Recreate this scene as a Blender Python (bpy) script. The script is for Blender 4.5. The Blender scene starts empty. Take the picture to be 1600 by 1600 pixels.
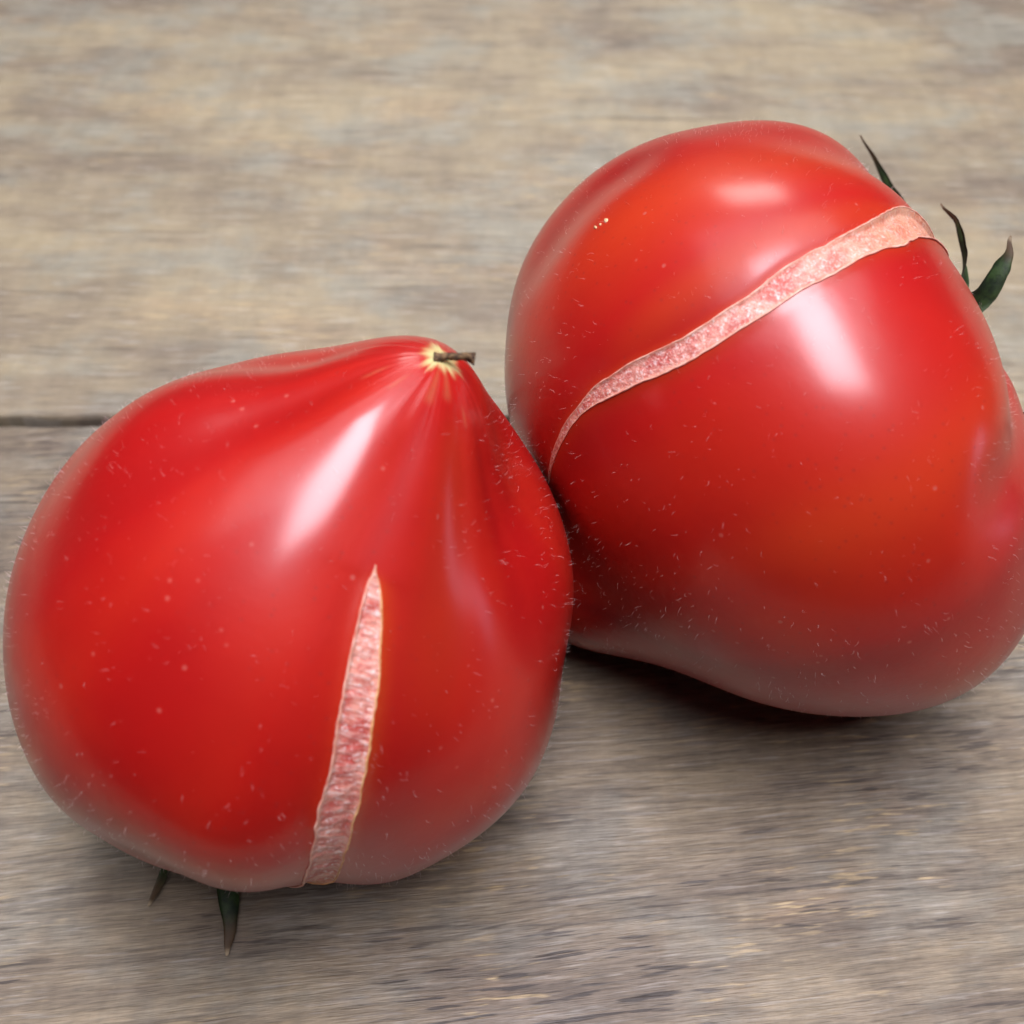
import bpy, math, random
import numpy as np
from mathutils import Vector, Matrix
random.seed(7); rng = np.random.default_rng(7)
S = bpy.context.scene
COL = S.collection

# ---------------------------------------------------------------- camera
FOV, PITCH = 45.0, 50.0
CAMP = np.array([0.0, 0.0, 0.1945])
cd = bpy.data.cameras.new('camera'); cam = bpy.data.objects.new('camera', cd); COL.objects.link(cam)
cam.location = CAMP; cam.rotation_euler = (math.radians(90 - PITCH), 0, 0)
cd.sensor_width = 36; cd.sensor_fit = 'HORIZONTAL'; cd.lens = 18 / math.tan(math.radians(FOV / 2))
cd.clip_start = 0.01; cd.clip_end = 20
cd.dof.use_dof = True; cd.dof.focus_distance = 0.184; cd.dof.aperture_fstop = 22.0
S.camera = cam

# ---------------------------------------------------------------- room light
W = bpy.data.worlds.new('World'); S.world = W; W.use_nodes = True
W.node_tree.nodes['Background'].inputs[0].default_value = (0.80, 0.86, 0.90, 1)
W.node_tree.nodes['Background'].inputs[1].default_value = 0.02
def area(name, loc, target, sx, sy, watt, col):
    l = bpy.data.lights.new(name, 'AREA'); l.shape = 'RECTANGLE'; l.size = sx; l.size_y = sy; l.energy = watt; l.color = col
    o = bpy.data.objects.new(name, l); COL.objects.link(o); o.location = loc
    o.rotation_euler = (Vector(target) - Vector(loc)).to_track_quat('-Z', 'Y').to_euler()
    return o
area('ceiling_lamp', (0.12, -0.02, 1.25), (0.10, 0.05, 0.0), 0.40, 1.00, 42.0, (0.945, 0.91, 1.0))
area('bright_ceiling', (0.0, 0.75, 2.0), (0.0, 0.60, 0.0), 2.2, 2.0, 38.0, (0.97, 0.97, 1.0))
area('back_window', (0.02, 1.50, 0.95), (0.0, 0.12, 0.0), 0.40, 0.36, 5.5, (1.0, 0.985, 0.94))
area('side_window', (1.4, 0.05, 0.02), (0.0, 0.12, 0.05), 0.22, 0.30, 0.7, (0.74, 0.72, 1.0))
S.view_settings.view_transform = 'Standard'; S.view_settings.look = 'None'
S.view_settings.exposure = -0.44; S.view_settings.gamma = 1.0; S.view_settings.use_curve_mapping = False
S.cycles.use_denoising = True; S.cycles.max_bounces = 5; S.cycles.diffuse_bounces = 3; S.cycles.glossy_bounces = 3; S.cycles.use_adaptive_sampling = True; S.cycles.adaptive_threshold = 0.03; S.cycles.adaptive_min_samples = 24
S.cycles.sample_clamp_indirect = 4.0

# ---------------------------------------------------------------- helpers
class NT:
    """small node-tree writer"""
    def __init__(s, name):
        s.m = bpy.data.materials.new(name); s.m.use_nodes = True; s.t = s.m.node_tree; s.n = s.t.nodes
        s.b = s.n['Principled BSDF']
    def node(s, typ, **kw):
        n = s.n.new(typ)
        for k, v in kw.items(): setattr(n, k, v)
        return n
    def link(s, a, b): s.t.links.new(a, b)
    def val(s, sock, v):
        if isinstance(v, bpy.types.NodeSocket): s.link(v, sock)
        else: sock.default_value = v
    def math(s, op, a, b=0.0, c=None):
        n = s.node('ShaderNodeMath', operation=op); s.val(n.inputs[0], a); s.val(n.inputs[1], b)
        if c is not None: s.val(n.inputs[2], c)
        return n.outputs[0]
    def ramp(s, f, lo, hi, a=0.0, b=1.0, smooth=True):
        n = s.node('ShaderNodeMapRange'); n.interpolation_type = 'SMOOTHSTEP' if smooth else 'LINEAR'
        for i, v in enumerate((f, lo, hi, a, b)): s.val(n.inputs[i], v)
        return n.outputs[0]
    def mix(s, f, a, b, mode='MIX'):
        n = s.node('ShaderNodeMix', data_type='RGBA', blend_type=mode)
        s.val(n.inputs[0], f)
        for i, v in ((6, a), (7, b)):
            s.val(n.inputs[i], v if isinstance(v, bpy.types.NodeSocket) else (*v, 1.0))
        return n.outputs[2]
    def coords(s, scale=(1, 1, 1), rot=(0, 0, 0), loc=(0, 0, 0), src=None):
        if src is None: src = s.node('ShaderNodeTexCoord').outputs['Object']
        n = s.node('ShaderNodeMapping'); n.inputs['Scale'].default_value = scale; n.inputs['Rotation'].default_value = rot
        n.inputs['Location'].default_value = loc; s.link(src, n.inputs[0]); return n.outputs[0]
    def noise(s, vec, scale=1.0, detail=2.0, rough=0.5, dist=0.0):
        n = s.node('ShaderNodeTexNoise'); s.link(vec, n.inputs['Vector']); n.inputs['Scale'].default_value = scale
        n.inputs['Detail'].default_value = detail; n.inputs['Roughness'].default_value = rough; n.inputs['Distortion'].default_value = dist
        return n.outputs['Fac']
    def attr(s, name):
        n = s.node('ShaderNodeAttribute'); n.attribute_name = name; return n.outputs['Fac']
    def bump(s, h, strength, dist, normal=None):
        n = s.node('ShaderNodeBump'); n.inputs['Strength'].default_value = strength; n.inputs['Distance'].default_value = dist
        s.link(h, n.inputs['Height'])
        if normal is not None: s.link(normal, n.inputs['Normal'])
        return n.outputs[0]
    def set(s, **kw):
        for k, v in kw.items():
            k = {'color': 'Base Color', 'rough': 'Roughness', 'spec': 'Specular IOR Level', 'normal': 'Normal', 'sss': 'Subsurface Weight',
                 'sssr': 'Subsurface Radius', 'ssss': 'Subsurface Scale', 'coat': 'Coat Weight', 'coatr': 'Coat Roughness',
                 'sheen': 'Sheen Weight', 'sheenr': 'Sheen Roughness', 'trans': 'Transmission Weight', 'ior': 'IOR', 'alpha': 'Alpha'}[k]
            if isinstance(v, tuple) and len(v) == 3 and k == 'Base Color': v = (*v, 1.0)
            s.val(s.b.inputs[k], v)
        return s.m

def mesh_obj(name, V, Fc, mat, parent=None, smooth=True, attrs=None):
    V = np.asarray(V, float); me = bpy.data.meshes.new(name)
    me.vertices.add(len(V)); me.vertices.foreach_set('co', V.ravel())
    if isinstance(Fc, np.ndarray):
        k = Fc.shape[1]; n = len(Fc); me.loops.add(n * k); me.loops.foreach_set('vertex_index', Fc.ravel())
        me.polygons.add(n); me.polygons.foreach_set('loop_start', np.arange(0, n * k, k))
    else:
        tot = [len(f) for f in Fc]; me.loops.add(sum(tot)); me.loops.foreach_set('vertex_index', [i for f in Fc for i in f])
        me.polygons.add(len(Fc)); me.polygons.foreach_set('loop_start', np.r_[0, np.cumsum(tot)[:-1]])
    me.update(calc_edges=True)
    for k, v in (attrs or {}).items():
        a = me.attributes.new(k, 'FLOAT', 'POINT'); a.data.foreach_set('value', np.asarray(v, np.float32))
    me.validate(); me.shade_smooth() if smooth else me.shade_flat()
    me.materials.append(mat)
    o = bpy.data.objects.new(name, me); COL.objects.link(o)
    if parent is not None: o.parent = parent
    return o
def grid_faces(nr, nc, wrap=False):
    r = np.arange(nr - 1)[:, None]; c = np.arange(nc if wrap else nc - 1)[None]; c2 = (c + 1) % nc
    return np.stack([r * nc + c, r * nc + c2, (r + 1) * nc + c2, (r + 1) * nc + c], -1).reshape(-1, 4)
def empty(name, loc, label=None, cat=None, kind=None, group=None):
    o = bpy.data.objects.new(name, None); COL.objects.link(o); o.location = loc; o.empty_display_size = 0.01
    for k, v in (('label', label), ('category', cat), ('kind', kind), ('group', group)):
        if v: o[k] = v
    return o
def sstep(a, b, x):
    t = np.clip((x - a) / (b - a), 0, 1); return t * t * (3 - 2 * t)
def smooth_noise(x, seed, freq):
    """1-D value noise, smooth"""
    r = np.random.default_rng(seed); tab = r.uniform(-1, 1, 4096); x = np.asarray(x) * freq + 1000; i = np.floor(x).astype(int); f = x - i; f = f * f * (3 - 2 * f)
    return tab[i % 4096] * (1 - f) + tab[(i + 1) % 4096] * f
def noise2(x, y, seed):
    r = np.random.default_rng(seed); tab = r.uniform(-1, 1, (256, 256)); i = np.floor(x).astype(int); j = np.floor(y).astype(int); fx = x - i; fy = y - j
    fx = fx * fx * (3 - 2 * fx); fy = fy * fy * (3 - 2 * fy); g = lambda a, b: tab[a % 256, b % 256]
    return (g(i, j) * (1 - fx) + g(i + 1, j) * fx) * (1 - fy) + (g(i, j + 1) * (1 - fx) + g(i + 1, j + 1) * fx) * fy

# ---------------------------------------------------------------- materials
def mat_wood(name, angle, seed, tint=(1, 1, 1), warmth=0.55, contrast=1.0):
    m = NT(name); off = (seed * 1.37, seed * 0.73, 0)
    base = m.coords(loc=off, rot=(0, 0, math.radians(angle)))
    wn = m.node('ShaderNodeTexNoise', noise_dimensions='2D'); m.link(m.coords((7, 18, 1), src=base), wn.inputs['Vector']); wn.inputs['Scale'].default_value = 1.0; wn.inputs['Detail'].default_value = 2
    wv = m.node('ShaderNodeVectorMath', operation='MULTIPLY_ADD'); m.link(wn.outputs['Color'], wv.inputs[0]); wv.inputs[1].default_value = (0.01, 0.0065, 0.0); m.link(base, wv.inputs[2])
    def g(sx, sy, detail=2, rough=0.55, dx=0.0):
        f = m.noise(m.coords((sx, sy, 1), (0, 0, 0), (dx, dx * 1.7, 0), src=wv.outputs[0]), 1.0, detail, rough); f.node.noise_dimensions = '2D'; return f
    big = g(13, 32, 3, 0.62); mid = g(28, 270, 4, 0.68, 3.1); fine = g(58, 1150, 3, 0.72, 7.7); hair = g(230, 3000, 2, 0.65, 1.9); zone = g(22, 44, 3, 0.62, 8.2)
    c = m.mix(m.ramp(big, 0.28, 0.72), (0.222, 0.178, 0.140), (0.375, 0.310, 0.214))
    c = m.mix(m.ramp(g(34, 50, 4, 0.62, 5.5), 0.44, 0.70, 0, 0.65), c, (0.300, 0.294, 0.258))
    c = m.mix(m.ramp(zone, 0.54, 0.76, 0, warmth), c, (0.385, 0.265, 0.165))
    c = m.mix(m.ramp(mid, 0.28, 0.60), m.mix(0.36 * contrast, c, (0.115, 0.092, 0.082)), c)
    # ochre flecks where the grey surface has worn off
    fl = m.math('MULTIPLY', m.ramp(g(100, 1000, 2, 0.65, 4.4), 0.58, 0.70), m.ramp(zone, 0.46, 0.64))
    c = m.mix(m.math('MULTIPLY', fl, 0.75 * contrast), c, (0.56, 0.44, 0.26))
    # fine fibre, pores, splits along the grain
    fib = m.math('ADD', m.ramp(fine, 0.26, 0.74, -0.19 * contrast, 0.16 * contrast, False), m.ramp(hair, 0.25, 0.75, -0.17 * contrast, 0.16 * contrast, False)); fib = m.math('ADD', fib, 1.0)
    pn = g(80, 1000, 2, 0.55, 12.4)
    pore = m.math('MULTIPLY', m.ramp(pn, 0.58, 0.68), m.ramp(big, 0.62, 0.38))
    crackl = m.ramp(g(16, 420, 2, 0.5, 22.4), 0.71, 0.76)
    dark = m.math('MAXIMUM', m.math('MULTIPLY', pore, 0.7 * contrast), m.math('MULTIPLY', crackl, 0.5))
    c = m.mix(dark, c, (0.060, 0.048, 0.044))
    c = m.mix(m.ramp(pn, 0.38, 0.29, 0, 0.26), c, (0.52, 0.50, 0.48))
    # cross-grain mottling
    xg = m.noise(m.coords((150, 60, 1), loc=off), 1.0, 5, 0.75); xg.node.noise_dimensions = '2D'
    fib = m.math('MULTIPLY', fib, m.ramp(xg, 0.3, 0.7, 0.92, 1.08))
    vm = m.node('ShaderNodeVectorMath', operation='SCALE'); m.link(m.mix(1.0, c, tint, 'MULTIPLY'), vm.inputs[0]); m.link(fib, vm.inputs['Scale']); c = vm.outputs[0]
    h = m.math('ADD', m.math('MULTIPLY', fine, 0.8), m.math('MULTIPLY', hair, 0.3))
    nb = m.bump(h, 0.6, 0.0004)
    return m.set(color=c, rough=m.ramp(mid, 0.3, 0.7, 0.60, 0.44), spec=0.35, normal=nb)

def mat_skin(name, seed):
    m = NT(name); o = m.coords(loc=(seed, seed * 2, 0))
    v = m.noise(o, 38, 3, 0.5); v2 = m.noise(o, 16, 2, 0.5)
    c = m.mix(m.ramp(v, 0.35, 0.66), (0.335, 0.0050, 0.0042), (0.395, 0.0100, 0.0050))
    c = m.mix(m.ramp(v2, 0.42, 0.66, 0, 0.45), c, (0.345, 0.0052, 0.0080))
    st = m.attr('streak'); c = m.mix(m.ramp(st, 0.0, 1.0, 0, 0.55, False), c, (0.455, 0.022, 0.0070)); c = m.mix(m.ramp(st, 0.0, -1.0, 0, 0.95, False), c, (0.25, 0.0038, 0.0045))
    orange = m.attr('orange'); c = m.mix(orange, c, (0.62, 0.105, 0.012))
    yel = m.attr('yellow'); c = m.mix(yel, c, (0.56, 0.54, 0.24))
    # pin-point pores
    vo = m.node('ShaderNodeTexVoronoi'); vo.inputs['Scale'].default_value = 620; m.link(o, vo.inputs['Vector'])
    keep = m.ramp(v, 0.40, 0.60, 0.15, 1.0)
    pore = m.math('MULTIPLY', m.ramp(vo.outputs['Distance'], 0.10, 0.20, 1, 0), keep)
    h2 = m.noise(o, 190, 3, 0.65)
    h = m.math('SUBTRACT', m.math('MULTIPLY', h2, 0.55), m.math('MULTIPLY', pore, 0.06))
    nb = m.bump(h, 0.12, 0.0012)
    c = m.mix(m.math('MULTIPLY', pore, 0.35), c, (0.20, 0.02, 0.02))
    dot = m.math('MULTIPLY', m.ramp(vo.outputs['Distance'], 0.12, 0.26, 1, 0), m.math('GREATER_THAN', vo.outputs['Color'], 0.86)); c = m.mix(m.math('MULTIPLY', dot, 0.16), c, (0.80, 0.30, 0.24))
    m.b.inputs['Coat IOR'].default_value = 1.52
    return m.set(color=c, rough=0.45, spec=0.20, coat=0.72, coatr=m.ramp(v2, 0.3, 0.7, 0.19, 0.24), sss=0.15, sssr=(0.0040, 0.0009, 0.0005), ssss=1.0, normal=nb,
                 sheen=0.0)

def mat_scar(name, wrinkle):
    m = NT(name); a = m.attr('along'); s = m.attr('across'); o = m.coords()
    cx = m.node('ShaderNodeCombineXYZ'); m.link(a, cx.inputs[0]); m.link(s, cx.inputs[1]); vec = cx.outputs[0]
    gr = m.noise(o, 1500, 3, 0.65); w = m.noise(m.coords((1.0, 0.22 if wrinkle else 0.8, 1), src=vec), 1.5 if wrinkle else 2.6, 4, 0.65, 0.6); bl = m.noise(o, 330, 3, 0.6)
    c = m.mix(m.ramp(bl, 0.36, 0.64), (0.50, 0.085, 0.070), (0.66, 0.27, 0.21))
    c = m.mix(m.ramp(w, 0.46, 0.70, 0, 0.75), c, (0.78, 0.56, 0.50))
    c = m.mix(m.ramp(gr, 0.54, 0.70, 0, 0.6), c, (0.90, 0.82, 0.80))
    c = m.mix(m.ramp(gr, 0.30, 0.44, 0.55, 0), c, (0.40, 0.06, 0.05))
    c = m.mix(m.attr('stemward'), c, (0.64, 0.32, 0.17))
    c = m.mix(m.attr('edge'), c, (0.74, 0.36, 0.22))
    nb = m.bump(w, 0.6, 0.0005); nb = m.bump(gr, 0.7, 0.0002, nb)
    return m.set(color=c, rough=0.27, spec=0.6, sss=0.30, sssr=(0.0020, 0.0006, 0.0004), ssss=1.0, normal=nb)

def mat_plain(name, a, b, scale, rough, spec=0.4, bump=0.3, stretch=(1, 1, 1), dist=0.0004, **kw):
    m = NT(name); n = m.noise(m.coords(stretch), scale, 4, 0.6)
    return m.set(color=m.mix(m.ramp(n, 0.33, 0.67), a, b), rough=rough, spec=spec, normal=m.bump(n, bump, dist), **kw)
M_RIM = mat_plain('torn_skin_edge', (0.68, 0.24, 0.17), (0.80, 0.48, 0.38), 700, 0.45, 0.45)
M_RIMT = mat_plain('tan_skin_edge', (0.55, 0.21, 0.06), (0.74, 0.44, 0.20), 700, 0.5, 0.4)
M_FUZZ = NT('fuzz').set(color=(0.72, 0.52, 0.50), rough=0.45, spec=0.5)
M_STYLE = mat_plain('dried_style', (0.030, 0.016, 0.010), (0.16, 0.095, 0.045), 1400, 0.75, 0.25, 0.8)
M_SCAB = mat_plain('scab', (0.40, 0.22, 0.10), (0.74, 0.55, 0.32), 1500, 0.7, 0.3, 0.6)
def mat_sepal():
    m = NT('sepal_green'); o = m.coords(); n = m.noise(o, 500, 4, 0.6); d = m.attr('dry')
    c = m.mix(m.ramp(n, 0.35, 0.65), (0.006, 0.014, 0.005), (0.022, 0.045, 0.011))
    c = m.mix(m.ramp(d, 0.80, 0.93), c, (0.060, 0.036, 0.018))
    c = m.mix(m.ramp(d, 0.96, 1.0, 0, 0.8), c, (0.42, 0.34, 0.22))
    return m.set(color=c, rough=0.62, spec=0.3, normal=m.bump(n, 0.5, 0.0004))
M_SEPAL = mat_sepal()

# ---------------------------------------------------------------- table
table = empty('table_top', (0, 0.19, 0), 'weathered grey brown wooden planks under the two tomatoes', None, 'structure')
SEAMS = [-0.012, 0.1894, 0.4080, 0.640]
def plank(y0, y1, mat, seed):
    nx, x0, x1 = 480, -0.48, 0.48; gap = 0.0015
    xs = np.linspace(x0, x1, nx); th = 0.024; b = 0.0011
    wob0 = smooth_noise(xs, seed, 55) * 0.00022 + smooth_noise(xs, seed + 1, 420) * 0.00016
    wob1 = smooth_noise(xs, seed + 2, 55) * 0.00022 + smooth_noise(xs, seed + 3, 420) * 0.00016
    rows = []
    e0 = y0 + gap + wob0; e1 = y1 - gap + wob1
    ch = 1 + 0.35 * smooth_noise(xs, seed + 5, 260)
    for fy, fz in ((0, -th), (0, -b * 1.3), (b * 0.18, -b * 0.55), (b * 0.5, -b * 0.2), (b * 1.1, -b * 0.04), (b * 2.2, 0)):
        rows.append(np.stack([xs, e0 + fy * ch, np.full(nx, 1.0) * fz * (ch if fz > -th else 1)], -1))
    for t in np.linspace(0.03, 0.97, 24):
        rows.append(np.stack([xs, (e0 + b * 2.2) * (1 - t) + (e1 - b * 2.2) * t, np.zeros(nx)], -1))
    for fy, fz in ((b * 2.2, 0), (b * 1.1, -b * 0.04), (b * 0.5, -b * 0.2), (b * 0.18, -b * 0.55), (0, -b * 1.3), (0, -th)):
        rows.append(np.stack([xs, e1 - fy * ch, np.full(nx, 1.0) * fz * (ch if fz > -th else 1)], -1))
    V = np.concatenate(rows); nr = len(rows); F = [tuple(f) for f in grid_faces(nr, nx)]
    F += [tuple(range((nr - 1) * nx, nr * nx)) + tuple(range(nx - 1, -1, -1))]            # underside
    F += [tuple(r * nx for r in range(nr)), tuple(r * nx + nx - 1 for r in reversed(range(nr)))]
    V = V - np.array([0, 0.19, 0])
    return mesh_obj('plank', V, F, mat, table)
for i in range(3):
    plank(SEAMS[i], SEAMS[i + 1], mat_wood('weathered_wood_%d' % i, (-6.0, 1.5, -1.0)[i], 5.3 + i * 2.3, ((0.58, 0.555, 0.52), (0.76, 0.755, 0.69), (0.72, 0.72, 0.66))[i], (0.7, 0.30, 0.4)[i], (1.3, 0.5, 0.6)[i]), 20 + 10 * i)  # tints: board colour plus painted-in light, front plank darker, back ones brighter
# ---------------------------------------------------------------- tomatoes
NCEN, KAP = 260, 22.0
_i = np.arange(NCEN) + .5; _c = 1 - 2 * _i / NCEN; _s = np.sqrt(1 - _c * _c); _p = np.pi * (1 + 5 ** .5) * _i
CEN = np.stack([_s * np.cos(_p), _s * np.sin(_p), _c], -1)
class Shape:
    """star-shaped tomato: a heart profile about its axis, meridian furrows and broad lumps"""
    def __init__(s, C, M, scale, tab, furrows, lumps):
        s.C = np.array(C); s.M = np.array(M); s.scale = scale; s.fur = furrows; s.w = np.array(lumps) * 1e-4
        a = np.radians([r[0] for r in tab]); v = np.array([r[1] for r in tab]); x = np.linspace(-.6, np.pi + .6, 2000)
        xx = np.where(x < 0, -x, np.where(x > np.pi, 2 * np.pi - x, x)); y = np.interp(xx, a, v); dx = x[1] - x[0]
        k = np.exp(-.5 * (np.arange(-120, 121) * dx / .10) ** 2); k /= k.sum(); s.px = x; s.py = np.convolve(np.pad(y, 120, mode='edge'), k, 'valid')
    def R(s, T, P):
        T, P = np.broadcast_arrays(T, P); sh = T.shape; T = T.ravel(); P = P.ravel(); t = np.degrees(T); f = np.degrees(P)
        m = np.interp(T, s.px, s.py) * s.scale
        for p0, sg, a, t0, t1, t2, t3 in s.fur:
            d = (f - p0 + 180) % 360 - 180; m = m * (1 - a * np.exp(-.5 * (d / sg) ** 2) * sstep(t0, t1, t) * (1 - sstep(t2, t3, t)))
        D = s.dirs(T, P)
        for i in range(0, len(T), 40000): m[i:i + 40000] *= np.exp(np.exp(KAP * (D[i:i + 40000] @ CEN.T - 1)) @ s.w)
        return m.reshape(sh)
    @staticmethod
    def dirs(T, P): return np.stack([np.sin(T) * np.cos(P), np.sin(T) * np.sin(P), np.cos(T)], -1)
    def loc(s, T, P, off=0.0):                                       # point in the tomato's upright frame (world axes, centre at 0)
        T, P = np.broadcast_arrays(T, P); return ((s.R(T, P) + off)[..., None] * s.dirs(T, P)) @ s.M

def tube(pts, rads, n=6, ref=(0, 0, 1)):
    pts = np.asarray(pts, float); t = np.gradient(pts, axis=0); t /= np.linalg.norm(t, axis=1, keepdims=True)
    u = np.cross(t, ref); bad = np.linalg.norm(u, axis=1) < 1e-3; u[bad] = np.cross(t[bad], (1, 0.1, 0)); u /= np.linalg.norm(u, axis=1, keepdims=True); v = np.cross(t, u)
    a = np.arange(n) * 2 * np.pi / n; rads = np.asarray(rads, float).reshape(len(pts), -1)
    V = pts[:, None] + rads[:, :, None] * (np.cos(a)[None, :, None] * u[:, None] + np.sin(a)[None, :, None] * v[:, None])
    k = len(pts); F = [tuple(f) for f in grid_faces(k, n, True)]; F += [tuple(range(n - 1, -1, -1)), tuple(range((k - 1) * n, k * n))]
    return V.reshape(-1, 3), F

def bezier(pts, n):
    P = np.asarray(pts, float); t = np.linspace(0, 1, n)[:, None]
    while len(P) > 1 and P.ndim == 2: P = P[:, None] if False else P; break
    k = len(P) - 1; return sum(math.comb(k, i) * (1 - t) ** (k - i) * t ** i * P[i] for i in range(k + 1))

def build_tomato(name, label, sh, crack, depth, seed, wrinkle, rim_mats, tip_scar, slim=1.0):
    root = empty(name, sh.C, label, 'tomato', None, 'split heart tomatoes on the table')
    th_t = np.radians([c[0] for c in crack]); pa = np.radians([c[1] for c in crack]); pb = np.radians([c[2] for c in crack])
    t0, t1 = th_t[0], th_t[-1]
    def ends(T):
        x = np.linspace(0, np.pi, 3000); k = np.exp(-.5 * (np.arange(-60, 61) / 18.0) ** 2); k /= k.sum()
        ya = np.convolve(np.pad(np.interp(x, th_t, pa), 60, mode='edge'), k, 'valid'); yb = np.convolve(np.pad(np.interp(x, th_t, pb), 60, mode='edge'), k, 'valid')
        c = (ya + yb) / 2; h = (yb - ya) / 2
        taper = sstep(t0 - 0.01, t0 + 0.05, x); h = np.maximum(h * taper, 0.0012)
        j = 0.035 * smooth_noise(x, seed, 14) + 0.018 * smooth_noise(x, seed + 1, 45)
        j2 = 0.035 * smooth_noise(x, seed + 2, 14) + 0.018 * smooth_noise(x, seed + 3, 45)
        hm = h * (1 + j + j2) * slim; cm = c + h * (j - j2)
        return np.interp(T, x, cm), np.interp(T, x, hm)
    # body -------------------------------------------------------
    nr, ni, no = 380, 15, 210
    T = np.linspace(0, np.pi, nr + 2)[1:-1]
    c, h = ends(T); act = sstep(t0, t0 + 0.06, T) * (1 - sstep(t1 - 0.08, t1, T))
    si = np.linspace(-1, 1, ni); k = np.arange(1, no + 1) / (no + 1); g = 0.0008 * k * no / 8 + (1 - 0.0008 * no / 8 * 1.0) * k ** 1.9; g = g / (g[-1] + (g[-1] - g[-2]))
    right = c[:, None] + h[:, None] + (np.pi - h)[:, None] * g[None]; left = c[:, None] - h[:, None] - (np.pi - h)[:, None] * g[None]
    P = np.concatenate([c[:, None] + h[:, None] * si[None], right, np.full((nr, 1), 0) + c[:, None] + np.pi, left[:, ::-1]], 1)
    TT = np.repeat(T[:, None], P.shape[1], 1); R0 = sh.R(TT, P)
    wid = h * np.sin(T) * R0[:, 0]                                    # half width of the split in metres
    dep = depth * (1 + 1.4 * sstep(1.80, 2.15, T)) * act * np.clip(wid / 0.0020, 0, 1)
    pr = sstep(0, 0.30, 1 - np.abs(si))
    R = R0.copy(); R[:, :ni] -= dep[:, None] * pr[None]
    dist = (np.abs((P - c[:, None] + np.pi) % (2 * np.pi) - np.pi) - h[:, None]) * np.sin(TT) * R0   # metres from the split's edge
    side = np.sign(((P - c[:, None] + np.pi) % (2 * np.pi)) - np.pi)
    dist = np.maximum(dist, 0)
    R += (0.00016 * np.exp(-(dist / 0.0009) ** 2) - 0.00025 * np.exp(-(dist / 0.004) ** 2)) * act[:, None] * np.clip(wid / 0.0012, 0, 1)[:, None]
    orange = np.clip(act[:, None] * (np.where(side > 0, rim_mats[2], rim_mats[3]) * np.exp(-dist / 0.0011)), 0, 1)
    deg = np.degrees(TT); fd = np.degrees(P)
    yellow = np.zeros_like(R)
    if tip_scar:
        st = 0.5 + 0.5 * smooth_noise(fd + 3 * smooth_noise(deg, 3, .5), 41, 0.085); st2 = 0.5 + 0.5 * smooth_noise(fd, 42, 0.20)
        reach = 3.0 + 2.6 * st ** 3 + 1.8 * st2 ** 3 * st
        yellow = 0.95 * (1 - sstep(reach * 0.45, reach, deg)) * (0.72 + 0.28 * st2)
        for fp, a0, a1, wd in ((-66, 9, 12, 1.2), (-42, 8, 11, 1.0), (-8, 4, 9.5, 3.6), (12, 3.5, 8.0, 4), (34, 9, 11, 1.4)):
            yellow = np.maximum(yellow, 0.08 * np.exp(-.5 * ((fd - fp) / wd) ** 2) * sstep(a0 - 2, a0, deg) * (1 - sstep(a1 - 1.5, a1, deg)))
        # puckered skin round the blossom end
        R += 0.000035 * (smooth_noise(fd, 51, 0.16) + 0.6 * smooth_noise(fd, 52, 0.4)) * sstep(2, 5, deg) * (1 - sstep(9, 16, deg))
        orange = np.maximum(orange, 0.10 * np.exp(-.5 * ((fd - 20) / 9) ** 2) * sstep(6, 14, deg) * (1 - sstep(40, 70, deg)))
    else:
        for fp, wd in ((-56, 7), (8, 8), (-12, 3)): orange = np.maximum(orange, 0.16 * np.exp(-.5 * ((fd - fp) / wd) ** 2) * sstep(60, 85, deg) * (1 - sstep(118, 140, deg)))
    V = (R[..., None] * sh.dirs(TT, P)) @ sh.M; ncol = P.shape[1]
    V = np.concatenate([V.reshape(-1, 3), sh.loc(np.array([0.0, np.pi]), np.array([0.0, 0.0]))])
    F = [tuple(f[::-1]) for f in grid_faces(nr, ncol, True)[:, ::-1]]; n = nr * ncol
    F += [(n, i, (i + 1) % ncol) for i in range(ncol)] + [(n + 1, (nr - 1) * ncol + (i + 1) % ncol, (nr - 1) * ncol + i) for i in range(ncol)]
    streak = (0.75 * smooth_noise(fd, seed + 20, 1 / 17.0) + 0.4 * smooth_noise(fd + 5 * smooth_noise(deg, seed + 22, 1 / 25.0), seed + 21, 1 / 7.0)) * sstep(3, 14, deg) * (1 - 0.6 * sstep(75, 120, deg)) * 0.8
    body = mesh_obj('skin', V, F, mat_skin(name + '_skin', seed), root, True,
                    {'orange': np.r_[orange.ravel(), 0, 0], 'yellow': np.r_[yellow.ravel(), yellow[0].max(), 0], 'streak': np.r_[streak.ravel(), 0, 0]})
    # scar tissue that fills the split ----------------------------
    ns, nc2 = 420, 21; Ts = np.linspace(t0 + 0.004, t1 - 0.02, ns); cs, hs = ends(Ts); s2 = np.linspace(-1, 1, nc2)
    Ps = cs[:, None] + hs[:, None] * s2[None] * 0.995; TTs = np.repeat(Ts[:, None], nc2, 1); Rs = sh.R(TTs, Ps)
    ws = hs * np.sin(Ts) * Rs[:, 0]; acts = sstep(t0, t0 + 0.06, Ts) * (1 - sstep(t1 - 0.08, t1, Ts)); dps = depth * (1 + 1.4 * sstep(1.80, 2.15, Ts)) * acts * np.clip(ws / 0.0020, 0, 1)
    along = np.r_[0, np.cumsum(np.linalg.norm(np.diff(sh.loc(Ts, cs), axis=0), axis=1))]; across = s2[None] * ws[:, None]
    q = np.clip(1 - np.abs(s2), 0, 1); prs = sstep(0, 0.30, q); A = along[:, None] * 1000; B = across * 1000
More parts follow.
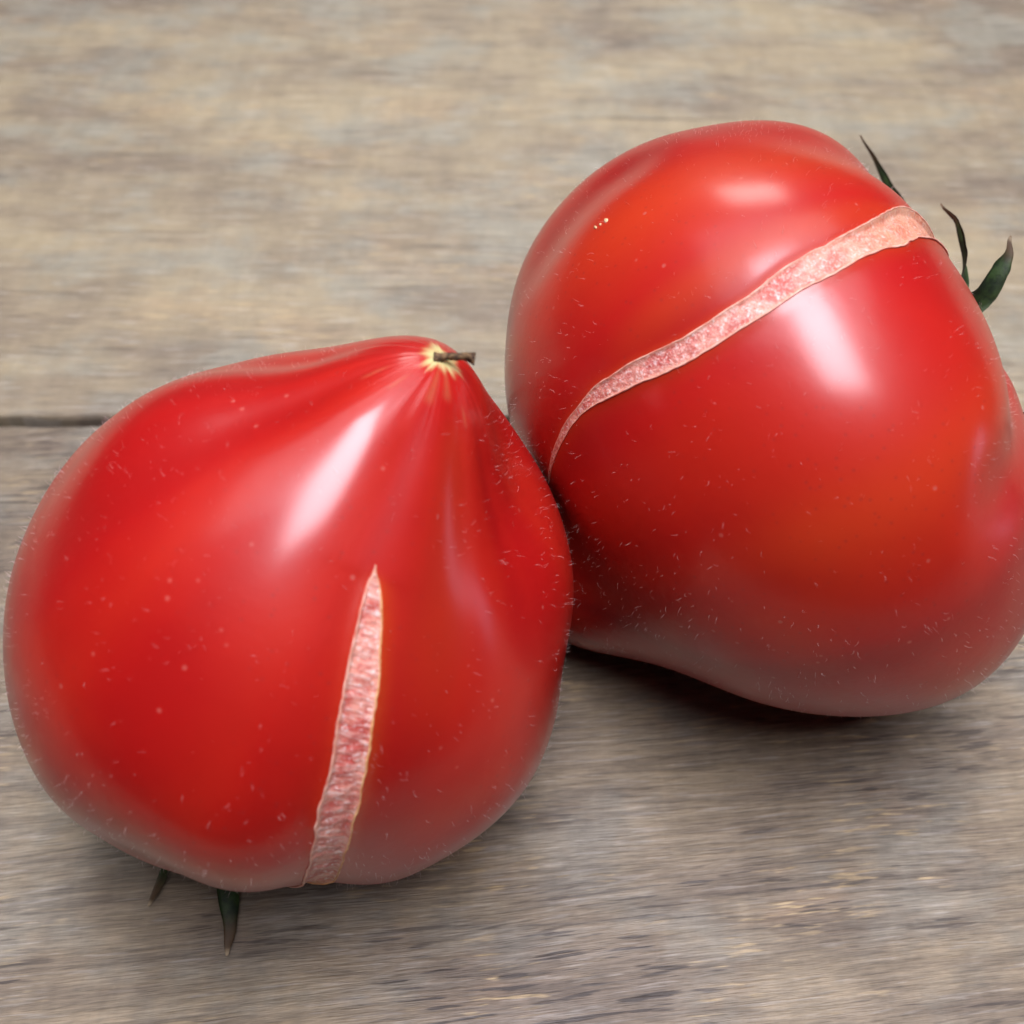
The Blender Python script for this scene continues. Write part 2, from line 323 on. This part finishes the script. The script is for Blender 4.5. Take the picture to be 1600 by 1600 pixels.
    nz = 0.5 * noise2(A * 1.1 + B * 0.35, B * 0.4, seed + 9) + 0.35 * noise2(A * 2.6 + B * .8, B * 0.9, seed + 10) + 0.25 * noise2(A * 6, B * 4, seed + 11) if wrinkle else \
        0.35 * noise2(A * 1.1, B * 1.1, seed + 9) + 0.45 * noise2(A * 2.8 + B, B * 2.8 - A * .6, seed + 10) + 0.3 * noise2(A * 6.5, B * 5, seed + 11)
    Rs = Rs - dps[:, None] * prs[None] + 0.00010 * np.clip(q / 0.15, 0, 1)[None] + (0.00016 if wrinkle else 0.00012) * nz * np.clip(q / 0.25, 0, 1)[None] * np.clip(ws / 0.001, 0, 1)[:, None] + 0.00004
    edge = 0.75 * np.exp(-q[None] * ws[:, None] / 0.00022) * np.ones_like(Rs); sw = np.repeat((0.75 * sstep(t1 - 1.05, t1 - 0.65, Ts))[:, None], nc2, 1) * (0.6 + 0.4 * nz)
    mesh_obj('healed_split', ((Rs[..., None] * sh.dirs(TTs, Ps)) @ sh.M).reshape(-1, 3), grid_faces(ns, nc2)[:, ::-1], mat_scar(name + '_scar', wrinkle), root, True,
             {'along': A.repeat(nc2, 1).ravel() if A.shape[1] == 1 else A.ravel(), 'across': B.ravel(), 'edge': edge.ravel(), 'stemward': np.clip(sw, 0, 1).ravel()})
    # torn skin edges ---------------------------------------------
    for sg, mt in ((-1, rim_mats[0]), (1, rim_mats[1])):
        ne = 300; Te = np.linspace(t0 + 0.002, t1 - 0.03, ne); ce, he = ends(Te); ae = sstep(t0, t0 + 0.08, Te)
        pe = sh.loc(Te, ce + sg * he * (1 + 0.02 * smooth_noise(np.arange(ne), seed + sg, 0.4)), 0.00006)
        rr = 0.00011 * (0.30 + 0.70 * ae * np.clip(he * np.sin(Te) * 0.045 / 0.0014, 0, 1)) * (1 + 0.4 * smooth_noise(np.arange(ne), seed + 3 + sg, 0.23))
        v, f = tube(pe, rr, 6); mesh_obj('skin_edge', v, f, mt, root)
    return root

def fuzz(root, sh, n, seed, lmin, lmax):
    """short pale hairs all over the skin: uncountable, one part"""
    r = np.random.default_rng(seed); z = r.uniform(-0.93, 0.985, n); T = np.arccos(z); P = r.uniform(-np.pi, np.pi, n)
    clump = -0.25 + noise2(T * 9 + 40, P * 7 + 40, seed) + 0.7 * noise2(T * 28 + 40, P * 24 + 40, seed + 1); keep = r.uniform(-0.9, 0.9, n) < clump; T = T[keep]; P = P[keep]; n = len(T)
    e = 0.002; p0 = sh.loc(T, P); dT = sh.loc(T + e, P) - p0; dP = sh.loc(T, P + e) - p0; nr = np.cross(dT, dP); nr /= np.linalg.norm(nr, axis=1, keepdims=True)
    nr *= np.sign((nr * p0).sum(1))[:, None]
    a = r.normal(0, 1, n) * 0.9; tx = np.tile(np.array([1.0, 0, 0.12]), (n, 1)) * np.sign(r.normal(0.3, 1, n))[:, None]; tx -= nr * (tx * nr).sum(1)[:, None]; tx /= np.linalg.norm(tx, axis=1, keepdims=True) + 1e-9; ty = np.cross(nr, tx)
    tg = np.cos(a)[:, None] * tx + np.sin(a)[:, None] * ty; bt = np.cross(nr, tg)
    L = r.uniform(lmin, lmax, n) * np.where(r.uniform(0, 1, n) < 0.25, 0.45, 1); lean = r.uniform(0.15, 1.25, n); curl = r.normal(0, 0.8, n); rad = r.uniform(0.000008, 0.000016, n)
    K = 5; V = []; cur = p0 - nr * 0.00003; ang = lean * 0.35; sw = np.zeros(n); rings = []
    for k in range(K):
        d = np.cos(ang)[:, None] * nr + np.sin(ang)[:, None] * (np.cos(sw)[:, None] * tg + np.sin(sw)[:, None] * bt)
        u = np.cross(d, nr + 0.3 * bt); u /= np.linalg.norm(u, axis=1, keepdims=True) + 1e-9; w = np.cross(d, u); rk = (rad * (1 - 0.75 * k / (K - 1)))[:, None]
        rings.append(np.stack([cur + rk * u, cur + rk * (-.5 * u + .87 * w), cur + rk * (-.5 * u - .87 * w)], 1))
        cur = cur + d * (L / (K - 1))[:, None]; ang = ang + lean * 0.42; sw = sw + curl * 0.5
    V = np.stack(rings, 1).reshape(-1, 3); b = np.arange(n) * K * 3
    f = grid_faces(K, 3, True); F = (b[:, None, None] + f[None]).reshape(-1, 4)
    o = mesh_obj('fuzz', V, F, M_FUZZ, root); o['kind'] = 'stuff'

def sepal(parent, pts, width, nrm, seed, curl):
    """pts: world points root..tip (Bezier); nrm: the blade's upper side"""
    n = 34; nw = 7; c = bezier(pts, n); t = np.linspace(0, 1, n); tan = np.gradient(c, axis=0); tan /= np.linalg.norm(tan, axis=1, keepdims=True)
    tipdir = np.asarray(curl, float); c = c + sstep(0.86, 1.0, t)[:, None] ** 1.5 * tipdir[None]
    s = np.cross(tan, nrm); s /= np.linalg.norm(s, axis=1, keepdims=True); up = np.cross(s, tan)
    w = width * 0.5 * np.clip(np.minimum(0.55 + 1.6 * t, 1.0) * (1 - t) ** 0.62 + 0.10 * (1 - t), 0.055, None) * (1 + 0.12 * smooth_noise(t, seed, 14)); tw = smooth_noise(t, seed + 1, 2.5) * 0.5
    u = np.linspace(-1, 1, nw); rows = []
    for lay, off in ((0, 1), (1, -1)):
        x = u[None] * w[:, None]; z = (0.34 * w[:, None] * (u[None] ** 2) + off * 0.00013 * (1.05 - u[None] ** 2) + 0.10 * w[:, None] * smooth_noise(t, seed + 5, 9)[:, None] * u[None])
        ct, sn = np.cos(tw)[:, None], np.sin(tw)[:, None]; X = x * ct - z * sn; Z = x * sn + z * ct
        rows.append(c[:, None] + X[..., None] * s[:, None] + Z[..., None] * up[:, None])
    V = np.concatenate([rows[0].reshape(-1, 3), rows[1].reshape(-1, 3)]); g = grid_faces(n, nw); N = n * nw; F = [tuple(f) for f in g] + [tuple(f[::-1] + N) for f in g]
    for i in range(n - 1):
        for j in (0, nw - 1):
            q = (i * nw + j, (i + 1) * nw + j, (i + 1) * nw + j + N, i * nw + j + N); F.append(q if j else q[::-1])
    F += [tuple(range(nw)) + tuple(N + k for k in reversed(range(nw))), tuple((n - 1) * nw + k for k in reversed(range(nw))) + tuple(N + (n - 1) * nw + k for k in range(nw))]
    root = parent; off = np.array(parent.parent.location) if parent.parent else 0
    return mesh_obj('sepal', V - off, F, M_SEPAL, parent, True, {'dry': np.tile(np.repeat(t, nw), 2)})

def calyx(root, sh, sepals):
    ax = -sh.M[2]; st = sh.loc(np.array([np.pi]), np.array([0.0]))[0]
    nth = 24; prof = [(0.0046, -0.0012), (0.0040, 0.0004), (0.0026, 0.0012), (0.0019, 0.0024), (0.0018, 0.0050), (0.0021, 0.0062), (0.0012, 0.0066)]
    a = np.arange(nth) * 2 * np.pi / nth; V = []
    for r_, z_ in prof: V.append(st + ax * z_ + r_ * (1 + 0.12 * np.cos(5 * a))[:, None] * (np.cos(a)[:, None] * sh.M[0] + np.sin(a)[:, None] * sh.M[1]))
    F = [tuple(f) for f in grid_faces(len(prof), nth, True)] + [tuple(range(nth - 1, -1, -1)), tuple(range((len(prof) - 1) * nth, len(prof) * nth))]
    cal = mesh_obj('calyx', np.concatenate(V), F, M_SEPAL, root, True, {'dry': np.full(len(prof) * nth, 0.3)})
    base = sh.C + st + ax * 0.0006
    for i, (pts, wd, nrm, curl) in enumerate(sepals): sepal(cal, [base] + [np.array(p) for p in pts], wd, np.array(nrm, float), 70 + i * 7, curl)
    return cal

LEFT = Shape([-0.03435, 0.10677, 0.04336], [[0.07884, -0.98734, 0.13761], [0.86767, 0.0, -0.49714], [0.49085, 0.1586, 0.85669]], 0.043, [(0, 1.2), (12, 1.1), (25, 1.02), (45, 0.97), (70, 0.98), (90, 1.0), (115, 1.0), (135, 0.96), (152, 0.86), (165, 0.72), (180, 0.6)],
    [(-40, 13, -0.014, 6, 18, 42, 70), (-69, 8, 0.018, 6, 18, 60, 95), (-9, 8, 0.01, 6, 18, 34, 50), (27, 5, 0.0035, 6, 14, 40, 60), (53, 8, 0.01, 6, 18, 50, 85), (100, 10, 0.007, 8, 20, 70, 110), (150, 9, 0.02, 8, 20, 80, 120), (-120, 9, 0.02, 8, 20, 80, 120)], [
    276,405,223,-252,-269,100,60,-118,-242,119,88,-304,-387,-20,242,-2,-171,-170,49,-209,-67,-33,233,34,-87,-87,21,-116,8,48,81,38,-54,202,9,55,23,-111,90,28,
    -119,59,58,100,27,-356,321,9,-38,37,38,268,30,-169,48,-17,53,17,-232,147,15,-71,74,-119,236,27,-206,-70,-23,8,23,-203,158,23,-96,40,-138,111,4,-112,
    -80,-10,-25,101,-342,170,35,-57,-174,-81,38,-46,-108,43,3,-40,246,-268,106,41,-63,-37,-43,2,-10,-198,106,19,-31,163,-154,49,-123,-104,135,-41,-13,99,-277,87,
    105,-47,215,-70,15,-211,-124,121,-7,-17,-9,-198,50,135,-96,329,-122,-1,91,-271,88,-95,-26,-33,-159,21,-470,-124,190,-8,-6,-108,-189,53,269,-50,193,-155,6,-25,
    -213,111,-68,-12,-210,-296,26,61,-80,194,-160,0,74,-176,67,-554,-24,54,-155,11,-381,-117,139,190,-4,150,-256,37,36,-41,174,-154,4,-277,-124,93,-418,-10,263,-137,
    20,-209,-57,168,-141,1,256,-131,58,-192,-17,237,-60,12,-475,-61,128,-40,0,364,-68,37,-33,-21,193,-102,10,-84,-43,84,196,0,217,-13,27,-88,-12,134,138,12,
    97,1,57,125,8,133,68,28,44,19,80,130,25,88,55,50,82,41,70,68])
RIGHT = Shape([0.04344, 0.14589, 0.0465], [[-0.41032, -0.14769, 0.8999], [-0.33868, 0.9409, 0.0], [-0.84672, -0.30477, -0.43609]], 0.05, [(0, 1.1), (12, 1.05), (25, 1.0), (45, 0.97), (70, 0.98), (90, 1.0), (115, 1.0), (135, 0.95), (152, 0.84), (165, 0.68), (180, 0.55)],
    [(33, 9, 0.04, 50, 70, 86, 102), (-68, 6.5, 0.045, 97, 113, 150, 172), (-130, 10, 0.03, 70, 100, 140, 172), (95, 10, 0.01, 70, 100, 140, 172), (170, 10, 0.03, 70, 100, 140, 172)], [
    -289,203,-578,137,-108,-569,565,-399,-180,187,-501,81,-211,-358,390,-186,-112,22,-388,81,-236,-207,174,-136,-204,-76,-259,135,-121,-177,61,-205,-208,-136,-165,79,-19,-119,-2,-171,
    -78,-171,-118,46,-76,-123,-19,-112,-60,-140,-30,20,-96,-124,51,-54,-14,-52,-30,13,-70,-135,20,48,10,-47,-69,73,-29,-96,-59,34,16,-37,-108,155,30,-21,-31,8,
    41,-9,-130,-6,48,6,-17,-44,87,26,-62,-34,69,26,4,-93,-10,57,-12,-16,40,56,35,-82,-35,84,12,7,-34,36,62,-32,-32,137,37,39,-66,13,113,-1,
    -4,35,62,68,-45,-50,251,22,29,-28,107,86,-13,-35,126,47,71,-40,-34,244,10,6,21,73,83,-21,-87,236,33,49,-20,-33,75,0,-29,74,50,107,-20,-152,
    162,21,5,8,-48,51,-6,-111,112,46,83,-12,-211,-4,11,-19,34,35,123,-7,-233,121,33,-28,-1,-98,-70,4,-57,52,65,97,-5,-226,-31,19,-106,2,104,-35,
    0,-249,14,45,-144,-5,11,-310,8,-35,-27,106,-206,-3,-334,-296,20,-322,-17,127,-322,0,-107,-143,33,-416,-9,-231,-362,-1,-292,-53,-11,-434,-8,-296,-199,-21,-195,-26,
    -263,-166,-19,-236,-74,-112,-144,-23,-317,-63,-57,-66,-41,-207,-53,-47,-152,-51,-101,-71])
# split edges: polar angle from the tip, longitude of either edge (degrees)
CRACK_L = [(33.2, -4.7, -4.4), (36.7, -4.5, -0.5), (41.5, -3.6, 2.3), (47.7, -2.2, 4.7), (53.5, -1.0, 6.2), (60.2, 0.7, 7.8), (66.5, 2.5, 9.3), (72.8, 3.7, 10.8),
           (79.4, 5.2, 12.4), (85.8, 7.1, 14.2), (94.0, 10.1, 16.9), (99.5, 12.1, 19.2), (105.0, 14.6, 21.6), (130, 18, 25), (156, 20, 27)]
CRACK_R = [(30, -11.6, -10.6), (39.5, -13.2, -11.7), (46, -14.0, -12.2), (51.6, -14.4, -12.2), (57.2, -15.0, -13.1), (62.5, -17.0, -13.0), (69, -19.3, -14.9), (75, -21.1, -16.5), (80.4, -22.3, -18.0),
           (86.3, -22.5, -18.3), (92.5, -22.6, -18.3), (98.3, -22.2, -17.2), (104.4, -22.1, -16.6), (110.4, -21.4, -15.6), (118.6, -21.5, -13.4), (130.5, -18.8, -7.8), (158, -17, -5)]
tl = build_tomato('heart_tomato', 'red heart tomato standing on its stem end, dried brown tip up, short split in front', LEFT, CRACK_L, 0.00045, 100, True, (M_RIM, M_RIMT, 0.38, 0.12), True)
tr = build_tomato('heart_tomato', 'larger red heart tomato lying on its side behind, long pale split running to its stem', RIGHT, CRACK_R, 0.00038, 200, False, (M_RIM, M_RIM, 0.20, 0.20), False, 0.88)
calyx(tl, LEFT, [([(-0.0503, 0.0979, 0.0112), (-0.0547, 0.0878, 0.0030), (-0.0582, 0.0800, 0.0010)], 0.0074, (0, 0.3, 1), (-0.0004, -0.0006, 0.0)),
                 ([(-0.0474, 0.0962, 0.0112), (-0.0455, 0.0824, 0.0030), (-0.0441, 0.0717, 0.0010)], 0.0072, (0, 0.3, 1), (-0.0006, -0.0004, 0.0003)),
                 ([(-0.056, 0.104, 0.0120), (-0.066, 0.106, 0.0045), (-0.0700, 0.108, 0.0012)], 0.0050, (-0.3, 0, 1), (0, 0, 0)),
                 ([(-0.050, 0.112, 0.0120), (-0.056, 0.122, 0.0045), (-0.0600, 0.128, 0.0012)], 0.0050, (0, -0.3, 1), (0, 0, 0))])
calyx(tr, RIGHT, [([(0.0713, 0.1668, 0.0649), (0.0731, 0.1998, 0.0485), (0.0665, 0.2038, 0.0618)], 0.0056, (1, 0.2, 0.3), (-0.0010, 0, 0.0002)),
                  ([(0.0783, 0.1604, 0.0626), (0.0754, 0.1675, 0.0622), (0.0758, 0.1765, 0.0658)], 0.0056, (1, 0.6, 0.3), (-0.0022, 0.0003, 0.0002)),
                  ([(0.0787, 0.1565, 0.0619), (0.0766, 0.1563, 0.0646), (0.0820, 0.1624, 0.0696)], 0.0064, (0.4, -1, 1.0), (-0.0012, 0.0006, 0.0002)),
                  ([(0.0790, 0.1542, 0.0568), (0.0830, 0.1501, 0.0465), (0.0880, 0.1462, 0.0440)], 0.0040, (1, 0.6, 0.3), (0, 0, 0))])
# dried style left on the blossom end
off = np.array(LEFT.C); st0 = LEFT.loc(np.array([0.02]), np.array([-1.0]))[0]
k = np.linspace(0, 1, 26); ctr = st0 + np.outer(k, np.array([0.0050, -0.0002, -0.0001])) + np.stack([0 * k, 0 * k, 0.00035 * np.sin(k * 3.0) - 0.0001 + 0.0002 * k], -1)
aa = np.arange(10); rad = 0.00056 * (1 + 0.55 * np.exp(-(k / 0.10) ** 2) + 0.30 * np.exp(-((k - 1) / 0.16) ** 2) - 0.18 * np.sin(k * 3.1))[:, None] * (1 + 0.22 * noise2(k[:, None] * 7 + 9, aa[None] * 0.9 + 3, 5) + 0.16 * noise2(k[:, None] * 16 + 9, aa[None] * 2.1 + 3, 6))
v, f = tube(ctr, rad, 10); mesh_obj('dried_style', v, f, M_STYLE, tl)
# tan scabs on the far tomato's skin
for t_, p_, a_, b_ in ((78.0, 15.6, 0.00055, 0.00024), (79.0, 15.0, 0.00030, 0.00022), (80.2, 14.6, 0.00062, 0.00034)):
    T0, P0 = math.radians(t_), math.radians(p_); c0 = RIGHT.loc(np.array([T0]), np.array([P0]))[0]; nn = c0 / np.linalg.norm(c0); u = np.cross(nn, (0.9, 0.3, 0.2)); u /= np.linalg.norm(u); w_ = np.cross(nn, u)
    th = np.linspace(0, np.pi, 9)[1:-1]; ph = np.arange(12) * 2 * np.pi / 12; rr = 1 + 0.22 * noise2(th[:, None] * 3 + t_, ph[None] * 1.5, 8)
    V = c0 + (rr[..., None] * (a_ * (np.sin(th)[:, None] * np.cos(ph))[..., None] * u + b_ * (np.sin(th)[:, None] * np.sin(ph))[..., None] * w_ + 0.00016 * (np.cos(th)[:, None] * np.ones(12))[..., None] * nn)).reshape(7, 12, 3)
    F = [tuple(q) for q in grid_faces(7, 12, True)] + [tuple(range(11, -1, -1)), tuple(range(72, 84))]
    mesh_obj('scab', V.reshape(-1, 3), F, M_SCAB, tr)
fuzz(tl, LEFT, 7000, 300, 0.0004, 0.0012)
fuzz(tr, RIGHT, 9000, 400, 0.0004, 0.0012)
